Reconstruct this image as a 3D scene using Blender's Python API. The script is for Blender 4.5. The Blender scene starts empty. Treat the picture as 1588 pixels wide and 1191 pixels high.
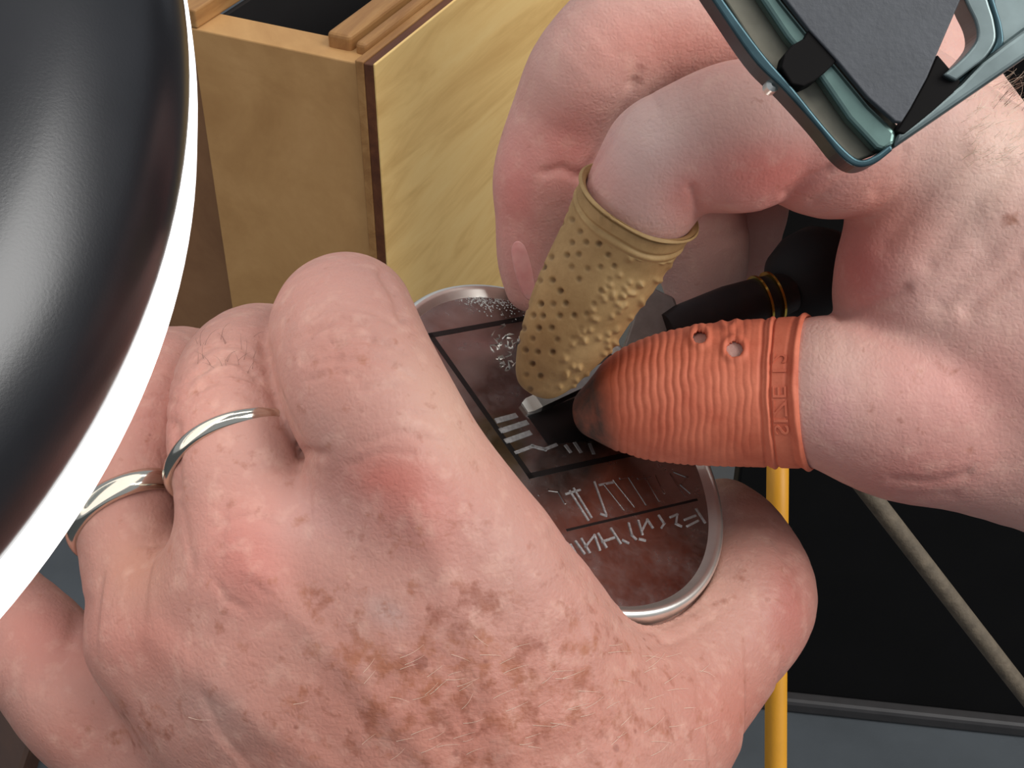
import bpy, bmesh, math, random
import numpy as np
from mathutils import Vector, Matrix
from mathutils.bvhtree import BVHTree

random.seed(4)
rng = np.random.default_rng(7)
scene = bpy.context.scene
COL = scene.collection

# ---------------------------------------------------------------- frame of reference
# The hands' working point sits WORK_H above the grey bench floor. "Bench frame" coordinates are millimetres:
# X to the side, Y up the tilted working plane, Z out of it; W() turns them into world metres.
DIST, FPX, CX, CY = 218.0, 2181.3, 794.0, 595.5
PITCH = math.radians(38)
WORK_H = 0.25
RIGHT = np.array([1.0, 0, 0])
UPV = np.array([0, math.sin(PITCH), math.cos(PITCH)])
OUTV = np.array([0, -math.cos(PITCH), math.sin(PITCH)])
ORG = np.array([0, 0, WORK_H])
BASIS = np.stack([RIGHT, UPV, OUTV])          # rows


def W(p):
    return np.asarray(p, float) @ BASIS * 0.001 + ORG


def at(px, py, z=0.0):
    s = (DIST - z) / FPX
    return np.array([(px - CX) * s, -(py - CY) * s, z])


def pxr(r, z):
    return r * (DIST - z) / FPX


def to_px(P):
    s = FPX / (DIST - P[:, 2])
    return CX + P[:, 0] * s, CY - P[:, 1] * s


# ---------------------------------------------------------------- camera
cam_data = bpy.data.cameras.new('camera')
cam_data.sensor_width = 36
cam_data.lens = 36 * FPX / 1588
cam_data.clip_start = 0.005
cam_data.clip_end = 50
cam = bpy.data.objects.new('camera', cam_data)
COL.objects.link(cam)
cam.location = W([0, 0, DIST])
cam.rotation_euler = (math.pi / 2 - PITCH, 0, 0)
scene.camera = cam

# ---------------------------------------------------------------- world and lights
world = bpy.data.worlds.new('world')
scene.world = world
world.use_nodes = True
bg = world.node_tree.nodes['Background']
bg.inputs[0].default_value = (0.80, 0.86, 0.95, 1)
bg.inputs[1].default_value = 0.45


def area(name, loc, target, sx, sy, power, col):
    l = bpy.data.lights.new(name, 'AREA')
    l.shape = 'RECTANGLE'
    l.size, l.size_y = sx, sy
    l.energy = power
    l.color = col
    o = bpy.data.objects.new(name, l)
    COL.objects.link(o)
    o.location = loc
    o.rotation_euler = (Vector(target) - Vector(loc)).to_track_quat('-Z', 'Y').to_euler()
    return o


area('ceiling_light', (0.05, -0.55, 1.75), (0, 0, WORK_H), 1.0, 0.22, 5, (1.0, 0.98, 0.95))
area('ceiling_light', (-0.1, 0.75, 1.7), (0, 0, WORK_H), 1.2, 0.3, 4.5, (1.0, 0.98, 0.94))
area('ceiling_light', (1.25, -0.45, 1.35), (0, 0, WORK_H), 0.9, 1.2, 30, (1.0, 0.985, 0.96))

scene.view_settings.view_transform = 'Standard'
scene.view_settings.look = 'None'
scene.view_settings.gamma = 1
scene.view_settings.exposure = 0.0
scene.view_settings.use_curve_mapping = False
try:
    scene.cycles.use_denoising = True
except Exception:
    pass


# ---------------------------------------------------------------- helpers
def lin(c):
    out = []
    for v in c[:3]:
        v = v / 255.0
        out.append(v / 12.92 if v <= 0.04045 else ((v + 0.055) / 1.055) ** 2.4)
    return tuple(out)


def lin4(c):
    return lin(c) + (1.0,)


def tag(o, label=None, cat=None, group=None, kind=None):
    if label: o['label'] = label
    if cat: o['category'] = cat
    if group: o['group'] = group
    if kind: o['kind'] = kind
    return o


def empty(name, loc_w):
    o = bpy.data.objects.new(name, None)
    o.empty_display_size = 0.01
    COL.objects.link(o)
    o.location = Vector(loc_w)
    return o


def wloc(o):
    v = Vector(o.location)
    while o.parent:
        o = o.parent
        v += Vector(o.location)
    return v


def mesh_obj(name, verts_w, faces, mat, parent=None, smooth=True, sharp=None):
    """verts in world metres"""
    v = np.asarray(verts_w, float)
    c = np.array([(v[:, 0].min() + v[:, 0].max()) / 2, (v[:, 1].min() + v[:, 1].max()) / 2, v[:, 2].min()])
    me = bpy.data.meshes.new(name)
    if isinstance(faces, np.ndarray):
        n = faces.shape[1]
        me.vertices.add(len(v))
        me.vertices.foreach_set('co', (v - c).astype(np.float32).ravel())
        me.loops.add(faces.size)
        me.loops.foreach_set('vertex_index', faces.astype(np.int32).ravel())
        me.polygons.add(len(faces))
        me.polygons.foreach_set('loop_start', np.arange(0, faces.size, n, dtype=np.int32))
        me.polygons.foreach_set('loop_total', np.full(len(faces), n, dtype=np.int32))
        me.update(calc_edges=True)
        me.validate()
    else:
        me.from_pydata((v - c).tolist(), [], [list(f) for f in faces])
        me.update()
    bm = bmesh.new(); bm.from_mesh(me)
    bmesh.ops.recalc_face_normals(bm, faces=bm.faces)
    bm.to_mesh(me); bm.free()
    if smooth:
        me.polygons.foreach_set('use_smooth', [True] * len(me.polygons))
        if sharp:
            try:
                me.set_sharp_from_angle(angle=math.radians(sharp))
            except Exception:
                pass
    me.materials.append(mat)
    o = bpy.data.objects.new(name, me)
    COL.objects.link(o)
    if parent:
        o.parent = parent
        o.location = Vector(c) - wloc(parent)
    else:
        o.location = Vector(c)
    return o


def bevel(o, w, seg=2, ang=35):
    m = o.modifiers.new('bevel', 'BEVEL')
    m.width = w; m.segments = seg; m.limit_method = 'ANGLE'; m.angle_limit = math.radians(ang)
    return o


# ---- materials
def new_mat(name):
    m = bpy.data.materials.new(name)
    m.use_nodes = True
    nt = m.node_tree
    b = nt.nodes['Principled BSDF']
    return m, nt, b


def nd(nt, typ, **kw):
    n = nt.nodes.new(typ)
    for k, v in kw.items():
        setattr(n, k, v)
    return n


def coords(nt, scale=(1, 1, 1), rot=(0, 0, 0), kind='Object'):
    t = nd(nt, 'ShaderNodeTexCoord')
    mp = nd(nt, 'ShaderNodeMapping')
    mp.inputs['Scale'].default_value = scale
    mp.inputs['Rotation'].default_value = rot
    nt.links.new(t.outputs[kind], mp.inputs['Vector'])
    return mp.outputs['Vector']


def noise(nt, vec, scale, detail=3, rough=0.55, dist=0.0):
    n = nd(nt, 'ShaderNodeTexNoise')
    n.inputs['Scale'].default_value = scale
    n.inputs['Detail'].default_value = detail
    n.inputs['Roughness'].default_value = rough
    n.inputs['Distortion'].default_value = dist
    nt.links.new(vec, n.inputs['Vector'])
    return n.outputs['Fac']


def ramp(nt, fac, stops):
    r = nd(nt, 'ShaderNodeValToRGB')
    els = r.color_ramp.elements
    while len(els) < len(stops):
        els.new(0.5)
    for e, (p, c) in zip(els, stops):
        e.position = p
        e.color = c if len(c) == 4 else tuple(c) + (1,)
    nt.links.new(fac, r.inputs['Fac'])
    return r.outputs['Color']


def mix(nt, fac, a, b, mode='MIX'):
    m = nd(nt, 'ShaderNodeMix', data_type='RGBA', blend_type=mode)
    for sock, v in ((0, fac), (6, a), (7, b)):
        if hasattr(v, 'links'):
            nt.links.new(v, m.inputs[sock])
        elif sock == 0:
            m.inputs[0].default_value = v
        else:
            m.inputs[sock].default_value = v if len(v) == 4 else tuple(v) + (1,)
    return m.outputs[2]


def math_n(nt, op, a, b=None, clamp=False):
    m = nd(nt, 'ShaderNodeMath', operation=op, use_clamp=clamp)
    for i, v in ((0, a), (1, b)):
        if v is None: continue
        if hasattr(v, 'links'):
            nt.links.new(v, m.inputs[i])
        else:
            m.inputs[i].default_value = v
    return m.outputs[0]


def bump(nt, bsdf, height, strength, dist, prev=None):
    bn = nd(nt, 'ShaderNodeBump')
    bn.inputs['Strength'].default_value = strength
    bn.inputs['Distance'].default_value = dist
    nt.links.new(height, bn.inputs['Height'])
    if prev is not None:
        nt.links.new(prev, bn.inputs['Normal'])
    nt.links.new(bn.outputs['Normal'], bsdf.inputs['Normal'])
    return bn.outputs['Normal']


def simple(name, col, rough=0.5, metal=0.0, var=0.12, vscale=150, bstr=0.0, bscale=600, bdist=0.0003, spec=0.5, coat=0.0):
    m, nt, b = new_mat(name)
    v = coords(nt)
    n = noise(nt, v, vscale, 4)
    c = lin(col)
    lo = tuple(x * (1 - var) for x in c); hi = tuple(min(1, x * (1 + var)) for x in c)
    nt.links.new(ramp(nt, n, [(0.3, lo), (0.7, hi)]), b.inputs['Base Color'])
    b.inputs['Roughness'].default_value = rough
    b.inputs['Metallic'].default_value = metal
    b.inputs['Specular IOR Level'].default_value = spec
    b.inputs['Coat Weight'].default_value = coat
    if bstr:
        bump(nt, b, noise(nt, v, bscale, 3), bstr, bdist)
    return m


def skin_material():
    m, nt, b = new_mat('skin')
    at_c = nd(nt, 'ShaderNodeAttribute', attribute_name='skin_tone')
    at_f = nd(nt, 'ShaderNodeAttribute', attribute_name='freckle')
    at_w = nd(nt, 'ShaderNodeAttribute', attribute_name='wrinkle')
    v = coords(nt)
    # mottling
    n1 = noise(nt, v, 130, 4, 0.6)
    n2 = noise(nt, v, 400, 3, 0.6, 0.15)
    col = mix(nt, math_n(nt, 'MULTIPLY', n1, 0.30), at_c.outputs['Color'], lin4((190, 112, 98)))
    pale = math_n(nt, 'MULTIPLY', math_n(nt, 'SUBTRACT', noise(nt, v, 300, 3, 0.6), 0.52, True), 0.9, True)
    col = mix(nt, pale, col, lin4((232, 196, 176)))
    fr = math_n(nt, 'MULTIPLY', math_n(nt, 'SUBTRACT', math_n(nt, 'ADD', n2, math_n(nt, 'MULTIPLY', at_f.outputs['Fac'], 0.30)), 0.68), 5.5, True)
    fr = math_n(nt, 'MULTIPLY', fr, 0.6)
    fcol = ramp(nt, noise(nt, v, 160, 2), [(0.35, lin((124, 62, 42))), (0.65, lin((152, 88, 52)))])
    col = mix(nt, fr, col, fcol)
    # small round spots
    v2 = nd(nt, 'ShaderNodeTexVoronoi')
    v2.inputs['Scale'].default_value = 190
    nt.links.new(v, v2.inputs['Vector'])
    sep = nd(nt, 'ShaderNodeSeparateColor')
    nt.links.new(v2.outputs['Color'], sep.inputs[0])
    size = math_n(nt, 'MULTIPLY', math_n(nt, 'MULTIPLY', sep.outputs[0], math_n(nt, 'ADD', at_f.outputs['Fac'], 0.05)), 0.30)
    spot = math_n(nt, 'MULTIPLY', math_n(nt, 'SUBTRACT', size, math_n(nt, 'ADD', v2.outputs['Distance'], math_n(nt, 'MULTIPLY', n2, 0.06))), 22.0, True)
    col = mix(nt, math_n(nt, 'MULTIPLY', spot, 0.5), col, lin4((126, 70, 56)))
    nt.links.new(col, b.inputs['Base Color'])
    b.inputs['Roughness'].default_value = 0.5
    nt.links.new(ramp(nt, noise(nt, v, 700, 3), [(0.3, (0.48,) * 3), (0.7, (0.64,) * 3)]), b.inputs['Roughness'])
    b.inputs['Specular IOR Level'].default_value = 0.35
    b.inputs['Subsurface Weight'].default_value = 0.15
    b.inputs['Subsurface Radius'].default_value = (1.0, 0.36, 0.22)
    b.inputs['Subsurface Scale'].default_value = 0.0016
    # relief: pores, criss-cross skin lines, knuckle wrinkles
    vo = nd(nt, 'ShaderNodeTexVoronoi', feature='DISTANCE_TO_EDGE')
    vo.inputs['Scale'].default_value = 1300
    nt.links.new(coords(nt, (1, 0.7, 1)), vo.inputs['Vector'])
    cell = math_n(nt, 'MULTIPLY', vo.outputs['Distance'], 2.0, True)
    p = bump(nt, b, noise(nt, v, 260, 3, 0.55), 0.22, 0.0011)
    p = bump(nt, b, cell, 0.20, 0.0002, p)
    p = bump(nt, b, noise(nt, v, 1300, 3, 0.6), 0.22, 0.0002, p)
    w = noise(nt, coords(nt, (0.5, 1.6, 1.6), (0.15, 0.2, 0.5)), 700, 3, 0.6, 0.2)
    wv = math_n(nt, 'MULTIPLY', w, math_n(nt, 'ADD', at_w.outputs['Fac'], 0.12))
    bump(nt, b, wv, 0.4, 0.0006, p)
    return m


SKIN = skin_material()


def wood_material(name, c1, c2, c3, grain_rot, scale=40, rough=0.55, stretch=14):
    m, nt, b = new_mat(name)
    v0 = coords(nt, (1, 1, 1), (0, 0, -grain_rot))
    mp = nd(nt, 'ShaderNodeMapping')
    mp.inputs['Scale'].default_value = (stretch, 1.0, stretch)
    nt.links.new(v0, mp.inputs['Vector'])
    v = mp.outputs['Vector']
    n = noise(nt, v, scale * 0.30, 5, 0.6, 1.2)
    col = ramp(nt, n, [(0.30, lin(c1)), (0.52, lin(c2)), (0.72, lin(c3))])
    fine = noise(nt, v, scale * 4, 3, 0.6)
    col = mix(nt, math_n(nt, 'MULTIPLY', fine, 0.18), col, lin4(c1), 'MULTIPLY')
    nt.links.new(col, b.inputs['Base Color'])
    b.inputs['Roughness'].default_value = rough
    bump(nt, b, fine, 0.15, 0.0002)
    return m


# ================================================================ implicit body modelling
def surface_nets(d, origin, h):
    """d: 3-D field (negative inside). Returns verts (mm), quads."""
    s = d < 0
    nx, ny, nz = d.shape
    c = np.zeros((nx - 1, ny - 1, nz - 1), np.int8)
    for i in (0, 1):
        for j in (0, 1):
            for k in (0, 1):
                c += s[i:nx - 1 + i, j:ny - 1 + j, k:nz - 1 + k]
    act = (c > 0) & (c < 8)
    idx = np.argwhere(act)
    lookup = np.full(act.shape, -1, np.int32)
    lookup[act] = np.arange(len(idx))
    corners = [(i, j, k) for i in (0, 1) for j in (0, 1) for k in (0, 1)]
    val = {q: d[idx[:, 0] + q[0], idx[:, 1] + q[1], idx[:, 2] + q[2]] for q in corners}
    acc = np.zeros((len(idx), 3)); cnt = np.zeros(len(idx))
    for a in corners:
        for ax in range(3):
            if a[ax] == 1: continue
            b = list(a); b[ax] = 1; b = tuple(b)
            va, vb = val[a], val[b]
            cross = (va < 0) != (vb < 0)
            t = np.where(cross, va / np.where(va == vb, 1, va - vb), 0)
            p = np.array(a, float)[None, :] + t[:, None] * (np.array(b) - np.array(a))[None, :]
            acc += np.where(cross[:, None], p, 0); cnt += cross
    verts = (idx + acc / cnt[:, None]) * h + origin
    quads = []
    for ax in range(3):
        sl0 = [slice(1, -1)] * 3; sl1 = [slice(1, -1)] * 3
        sl0[ax] = slice(0, -1); sl1[ax] = slice(1, None)
        diff = s[tuple(sl0)] != s[tuple(sl1)]
        e = np.argwhere(diff)
        off = [1, 1, 1]; off[ax] = 0
        e = e + np.array(off)
        flip = s[e[:, 0], e[:, 1], e[:, 2]]
        u, w = [(1, 2), (2, 0), (0, 1)][ax]
        def cell(du, dw):
            q = e.copy(); q[:, u] -= du; q[:, w] -= dw
            return lookup[q[:, 0], q[:, 1], q[:, 2]]
        a, b, c_, d_ = cell(1, 1), cell(0, 1), cell(0, 0), cell(1, 0)
        q = np.stack([a, b, c_, d_], 1)
        q[~flip] = q[~flip][:, ::-1]
        quads.append(q)
    quads = np.concatenate(quads)
    quads = quads[(quads >= 0).all(1)]
    return verts, quads


def spline(pts, n):
    """Catmull-Rom through rows of pts"""
    P = np.array(pts, float)
    P = np.vstack([2 * P[0] - P[1], P, 2 * P[-1] - P[-2]])
    out = []
    segs = len(P) - 3
    for u_ in np.linspace(0, segs - 1e-6, n):
        i = int(u_); t = u_ - i
        a, b_, c_, d_ = P[i:i + 4]
        out.append(0.5 * ((2 * b_) + (-a + c_) * t + (2 * a - 5 * b_ + 4 * c_ - d_) * t * t + (-a + 3 * b_ - 3 * c_ + d_) * t ** 3))
    return np.array(out)


class Field:
    def __init__(self, lo, hi, h):
        self.lo = np.array(lo, float); self.h = h
        n = np.ceil((np.array(hi) - self.lo) / h).astype(int) + 1
        self.n = n
        self.ax = [self.lo[i] + np.arange(n[i]) * h for i in range(3)]

    def blank(self):
        return np.full(tuple(self.n), 30.0, np.float32)

    def add(self, d, a, b, ra, rb, k, flat=None):
        """smooth union of a tapered capsule into d; flat=(axis, factor) squashes the section"""
        m = max(ra, rb) + max(k, 1) + 3
        lo = np.floor((np.minimum(a, b) - m - self.lo) / self.h).astype(int)
        hi = np.ceil((np.maximum(a, b) + m - self.lo) / self.h).astype(int)
        lo = np.clip(lo, 0, self.n); hi = np.clip(hi, 0, self.n)
        if (hi <= lo).any(): return
        X = self.ax[0][lo[0]:hi[0], None, None].astype(np.float32)
        Y = self.ax[1][None, lo[1]:hi[1], None].astype(np.float32)
        Z = self.ax[2][None, None, lo[2]:hi[2]].astype(np.float32)
        ba = (b - a).astype(np.float32)
        L2 = float(ba @ ba) + 1e-9
        t = ((X - a[0]) * ba[0] + (Y - a[1]) * ba[1] + (Z - a[2]) * ba[2]) / L2
        np.clip(t, 0, 1, out=t)
        dx = X - (a[0] + t * ba[0]); dy = Y - (a[1] + t * ba[1]); dz = Z - (a[2] + t * ba[2])
        if flat is not None:
            dd = dx * flat[0] + dy * flat[1] + dz * flat[2]
            f = flat[3] - 1.0                      # stretch the distance along that axis
            dx = dx + dd * f * flat[0]; dy = dy + dd * f * flat[1]; dz = dz + dd * f * flat[2]
        ts = t * t * (3 - 2 * t) if False else t
        q = np.sqrt(dx * dx + dy * dy + dz * dz) - (ra + (rb - ra) * ts)
        sub = d[lo[0]:hi[0], lo[1]:hi[1], lo[2]:hi[2]]
        d[lo[0]:hi[0], lo[1]:hi[1], lo[2]:hi[2]] = smin(sub, q, k)

    def chain(self, nodes, k=2.5, d=None, flat=None):
        """nodes: (px, py, z, r_px)"""
        if d is None: d = self.blank()
        N = np.array(nodes, float)
        if len(N) > 2: N = spline(N, (len(N) - 1) * 4 + 1)
        P = [(at(n[0], n[1], n[2]), pxr(n[3], n[2])) for n in N]
        kk, k = k, 0.5
        sub = self.blank()
        for (a, ra), (b, rb) in zip(P[:-1], P[1:]):
            self.add(sub, a, b, ra, rb, k, flat)
        return smin(d, sub, kk)


def smin(a, b, k):
    if k <= 0.01: return np.minimum(a, b)
    h = np.maximum(k - np.abs(a - b), 0) / k
    return np.minimum(a, b) - h * h * k * 0.25


def seg_dist2(px, py, line):
    best = np.full(px.shape, 1e9)
    for (x0, y0), (x1, y1) in zip(line[:-1], line[1:]):
        dx, dy = x1 - x0, y1 - y0
        t = np.clip(((px - x0) * dx + (py - y0) * dy) / (dx * dx + dy * dy + 1e-9), 0, 1)
        best = np.minimum(best, np.hypot(px - x0 - t * dx, py - y0 - t * dy))
    return best


def vnormals(v, q):
    n = np.zeros_like(v)
    fn = np.cross(v[q[:, 2]] - v[q[:, 0]], v[q[:, 3]] - v[q[:, 1]])
    for i in range(4):
        np.add.at(n, q[:, i], fn)
    return n / (np.linalg.norm(n, axis=1, keepdims=True) + 1e-12)


def sstep(x):
    x = np.clip(x, 0, 1)
    return x * x * (3 - 2 * x)


def finish_body(name, d, field, strokes, tones, freckles, wrinkles, base_col, label, cat, gain=1.0):
    v, q = surface_nets(d, field.lo, field.h)
    n = vnormals(v, q)
    px, py = to_px(v)
    facing = sstep((n[:, 2] + 0.05) / 0.35)
    off = np.zeros(len(v))
    for line, width, depth in strokes:
        dd = seg_dist2(px, py, line)
        off += depth * np.exp(-(dd / width) ** 2) * facing
    v = v + n * off[:, None]
    if (vnormals(v, q) * n).sum() < 0: pass
    col = np.tile(np.array(lin(base_col)), (len(v), 1))
    for (x, y, rx, ry, ang, c, s) in tones:
        ca, sa = math.cos(math.radians(ang)), math.sin(math.radians(ang))
        u = ((px - x) * ca + (py - y) * sa) / rx
        w = (-(px - x) * sa + (py - y) * ca) / ry
        f = (s * np.exp(-(u * u + w * w)))[:, None]
        col = col * (1 - f) + np.array(lin(c)) * f
    col = col * gain
    fk = np.zeros(len(v))
    for (x, y, rx, ry, s) in freckles:
        fk = np.maximum(fk, s * np.exp(-((px - x) / rx) ** 2 - ((py - y) / ry) ** 2))
    wr = np.zeros(len(v))
    for (x, y, rx, ry, s) in wrinkles:
        wr = np.maximum(wr, s * np.exp(-((px - x) / rx) ** 2 - ((py - y) / ry) ** 2))
    o = mesh_obj(name, W(v), q, SKIN)
    me = o.data
    a = me.attributes.new('skin_tone', 'FLOAT_COLOR', 'POINT')
    a.data.foreach_set('color', np.concatenate([col, np.ones((len(v), 1))], 1).astype(np.float32).ravel())
    a = me.attributes.new('freckle', 'FLOAT', 'POINT'); a.data.foreach_set('value', fk.astype(np.float32))
    a = me.attributes.new('wrinkle', 'FLOAT', 'POINT'); a.data.foreach_set('value', wr.astype(np.float32))
    tag(o, label, cat)
    bvh = BVHTree.FromPolygons([Vector(x) for x in v], q.tolist())
    return o, bvh


def drop(bvh, px, py):
    """surface point (mm) and normal of a body seen along the ray of a pixel"""
    o = Vector((0, 0, DIST))
    d = (Vector(at(px, py, 0)) - o).normalized()
    hit, n, i, dist = bvh.ray_cast(o, d)
    if hit is None: return None, None
    if n.dot(d) > 0: n = -n
    return np.array(hit), np.array(n)


# ================================================================ setting: floor, dark panel
FLOORM = simple('grey_floor', (70, 75, 79), 0.55, 0, 0.14, 30, 0.25, 900, 0.0002)
DARK = simple('black_laminate', (9, 8, 8), 0.7, 0, 0.2, 60, spec=0.2)


def box_w(name, o, ax, ay, az, mat, parent=None, bev=0.0, seg=2):
    """box from corner o along three world vectors"""
    o, ax, ay, az = (np.asarray(q, float) for q in (o, ax, ay, az))
    v = [o + i * ax + j * ay + k * az for k in (0, 1) for j in (0, 1) for i in (0, 1)]
    f = [(0, 1, 3, 2), (4, 6, 7, 5), (0, 4, 5, 1), (2, 3, 7, 6), (0, 2, 6, 4), (1, 5, 7, 3)]
    ob = mesh_obj(name, v, f, mat, parent, smooth=False)
    if bev: bevel(ob, bev, seg)
    return ob


def ray_w(px, py, t):
    """world point t metres (measured along the optical axis) in front of the camera"""
    return W(at(px, py, DIST - t * 1000))


fl = mesh_obj('floor', [(-2, -1.5, 0), (2, -1.5, 0), (2, 2.5, 0), (-2, 2.5, 0), (-2, -1.5, -0.02), (2, -1.5, -0.02), (2, 2.5, -0.02), (-2, 2.5, -0.02)],
              [(0, 1, 2, 3), (4, 7, 6, 5), (0, 4, 5, 1), (1, 5, 6, 2), (2, 6, 7, 3), (3, 7, 4, 0)], FLOORM, smooth=False)
tag(fl, 'flat grey bench surface below the hands', 'floor', kind='structure')


def floor_pt(px, py):
    a = ray_w(px, py, 0.1); b = ray_w(px, py, 0.2)
    s = (0 - a[2]) / (b[2] - a[2])
    return a + s * (b - a)


# black cabinet wall behind the hose
A = floor_pt(1100, 1079); B = floor_pt(1588, 1131)
u = (B - A); u[2] = 0; u /= np.linalg.norm(u)
back = np.array([-u[1], u[0], 0])
if back[1] < 0: back = -back
pan = box_w('wall_back', A + np.array([0, 0, 0.006]), u * 0.6, back * 0.02, np.array([0, 0, 0.36]), DARK, bev=0.001)
tag(pan, 'black vertical panel behind the yellow hose', 'wall', kind='structure')
tr = box_w('trim_1', A - back * 0.004, u * 0.6, back * 0.02, np.array([0, 0, 0.006]), simple('panel_foot', (52, 50, 50), 0.5), bev=0.0015)
tag(tr, 'dark strip along the foot of the black panel', 'trim', kind='structure')

# ================================================================ wooden drawer case
MDF = wood_material('fibreboard', (184, 138, 84), (198, 152, 96), (208, 162, 106), 0.3, 60, 0.7, 1.3)
PLYF = wood_material('maple_plywood', (226, 182, 112), (246, 206, 134), (250, 214, 144), math.radians(-25), 34, 0.5, 7)
PLYD = wood_material('dark_ply_core', (84, 44, 22), (104, 58, 30), (120, 72, 40), math.radians(-25), 60, 0.6, 9)
PLYL = wood_material('pale_ply_core', (150, 104, 58), (172, 126, 74), (186, 142, 88), math.radians(-25), 60, 0.6, 9)
aR = math.radians(25)
dR = np.array([math.sin(aR), math.cos(aR), 0]); dL = np.array([-math.cos(aR), math.sin(aR), 0])
UP = np.array([0, 0, 1.0])
Ct = ray_w(582, 100, 0.42)
Hc = Ct[2]
case = empty('drawer_case', (Ct[0], Ct[1], 0))
tag(case, 'open wooden drawer case with fibreboard front and maple plywood side', 'drawer case')
# plywood side: layers from the outside in (thickness, material, name, extra height, set-back from the front)
x = 0.0
C0 = np.array([Ct[0], Ct[1], 0])
for th, mat, nm, dh, sb in ((0.0009, PLYF, 'face_veneer', 0, 0), (0.0032, PLYD, 'dark_ply_layer', -0.0004, 0.0), (0.0030, PLYL, 'pale_ply_layer', 0.0, 0.0),
                            (0.0040, PLYL, 'edge_strip', 0.0022, 0.007), (0.0016, PLYD, 'dark_ply_layer', -0.004, 0.007), (0.0085, PLYL, 'edge_strip', 0.0035, 0.0075)):
    box_w(nm, C0 + dL * x + dR * sb, dR * (0.42 - sb), dL * th, UP * (Hc + dh), mat, case, 0.0004 if nm != 'edge_strip' else 0.0014, 3)
    x += th
# fibreboard front
front0 = C0 + dL * 0.0052 + dR * 0.0012
FRONT_W = 0.0625
fr_o = box_w('front_panel', front0, dL * FRONT_W, dR * 0.0135, UP * (Hc - 0.0015), MDF, case, 0.0005, 2)
# next front further along, set back a little
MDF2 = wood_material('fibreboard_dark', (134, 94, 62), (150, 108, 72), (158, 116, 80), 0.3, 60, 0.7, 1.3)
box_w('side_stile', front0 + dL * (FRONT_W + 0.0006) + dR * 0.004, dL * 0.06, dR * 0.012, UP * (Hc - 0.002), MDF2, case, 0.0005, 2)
# far side board with its pale top
box_w('side_board', front0 + dL * (FRONT_W - 0.0028) + UP * (Hc - 0.0014), dL * 0.03, dR * 0.42, UP * 0.0062, PLYL, case, 0.0006, 2)
INN = simple('drawer_inside_shade', (16, 12, 12), 0.8)  # near-black inner boards: shade inside the drawer put into their colour
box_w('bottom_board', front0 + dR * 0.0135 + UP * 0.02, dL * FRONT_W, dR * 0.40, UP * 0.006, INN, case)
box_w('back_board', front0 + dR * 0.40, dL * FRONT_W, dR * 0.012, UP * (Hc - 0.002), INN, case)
box_w('shade_board', front0 + dR * 0.014 + dL * (FRONT_W - 0.0045) + UP * 0.026, dL * 0.002, dR * 0.38, UP * (Hc - 0.028), INN, case)
box_w('shade_board', front0 + dR * 0.014 + dL * 0.0165 + UP * 0.026, dL * 0.002, dR * 0.38, UP * (Hc - 0.040), INN, case)
box_w('shade_board', front0 + dR * 0.0137 + dL * 0.0005 + UP * 0.026, dL * (FRONT_W - 0.001), dR * 0.001, UP * (Hc - 0.034), INN, case)

# brown board lying at the lower corner
BRN = wood_material('brown_bench_wood', (48, 26, 14), (62, 36, 20), (74, 44, 26), 0.6, 50, 0.5, 8)
p0 = floor_pt(95, 1085)
bb = box_w('wooden_board', np.array([p0[0] - 0.25, p0[1] - 0.16, 0]), np.array([0.25, 0, 0]), np.array([0, 0.16, 0]), np.array([0, 0, 0.012]), BRN, None, 0.002)
tag(bb, 'dark brown wooden board in the lower corner below the wrist', 'board')

# ================================================================ medallion
MC = at(860, 684, -8)
sc = (DIST + 8) / FPX
E1 = np.array([212 * sc, 40 * sc, -17.0])
E2 = np.array([165 * sc, -246 * sc, 13.9])
# make the two half-axes exactly square to each other
E1 = E1 - E2 * (E1 @ E2) / (E2 @ E2)
L1, L2 = np.linalg.norm(E1), np.linalg.norm(E2)
U1, U2 = E1 / L1, E2 / L2
MN = np.cross(U2, U1)
if MN[2] < 0: MN = -MN


def med(a, b, h=0.0):
    """medallion plane: a, b in mm along the half-axes, h out of the face"""
    return MC + U1 * a + U2 * b + MN * h


def med_px(px, py, h=0.0):
    """where the sight-line of a pixel meets the medallion's face"""
    o = np.array([0, 0, DIST]); dd = at(px, py, 0) - o
    t = ((MC + MN * h - o) @ MN) / (dd @ MN)
    p = o + dd * t - MC
    return p @ U1, p @ U2


SILV, nt, b = new_mat('polished_silver')
v = coords(nt)
nt.links.new(ramp(nt, noise(nt, v, 90, 4, 0.6), [(0.3, lin((150, 148, 146))), (0.7, lin((182, 180, 178)))]), b.inputs['Base Color'])
b.inputs['Metallic'].default_value = 1
nt.links.new(ramp(nt, noise(nt, v, 260, 5, 0.7), [(0.35, (0.16,) * 3), (0.7, (0.30,) * 3)]), b.inputs['Roughness'])
bump(nt, b, noise(nt, coords(nt, (1, 4, 1), (0, 0, 0.7)), 500, 3), 0.05, 0.0001)
SILV2 = simple('bright_silver', (234, 232, 224), 0.34, 0.92, 0.06, 200)
BLACKF = simple('black_engraving_and_reflection', (8, 6, 6), 0.35, 0, 0.2)
FROST = simple('frosted_silver', (172, 172, 172), 0.5, 1, 0.25, 1200, 0.6, 2500, 0.0001)

medal = empty('silver_medallion', W(med(0, 0, -2)))
tag(medal, 'oval polished silver medallion with black engraved frame held between the hands', 'medallion')


def oval_loft(profile, N=160):
    """profile: (inset from the outer oval in mm, height)"""
    vs, fs = [], []
    for (ins, h) in profile:
        for i in range(N):
            t = 2 * math.pi * i / N
            vs.append(med((L1 - ins) * math.cos(t), (L2 - ins) * math.sin(t), h))
    for r in range(len(profile) - 1):
        for i in range(N):
            j = (i + 1) % N
            fs.append((r * N + i, r * N + j, (r + 1) * N + j, (r + 1) * N + i))
    return vs, fs, N


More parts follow.
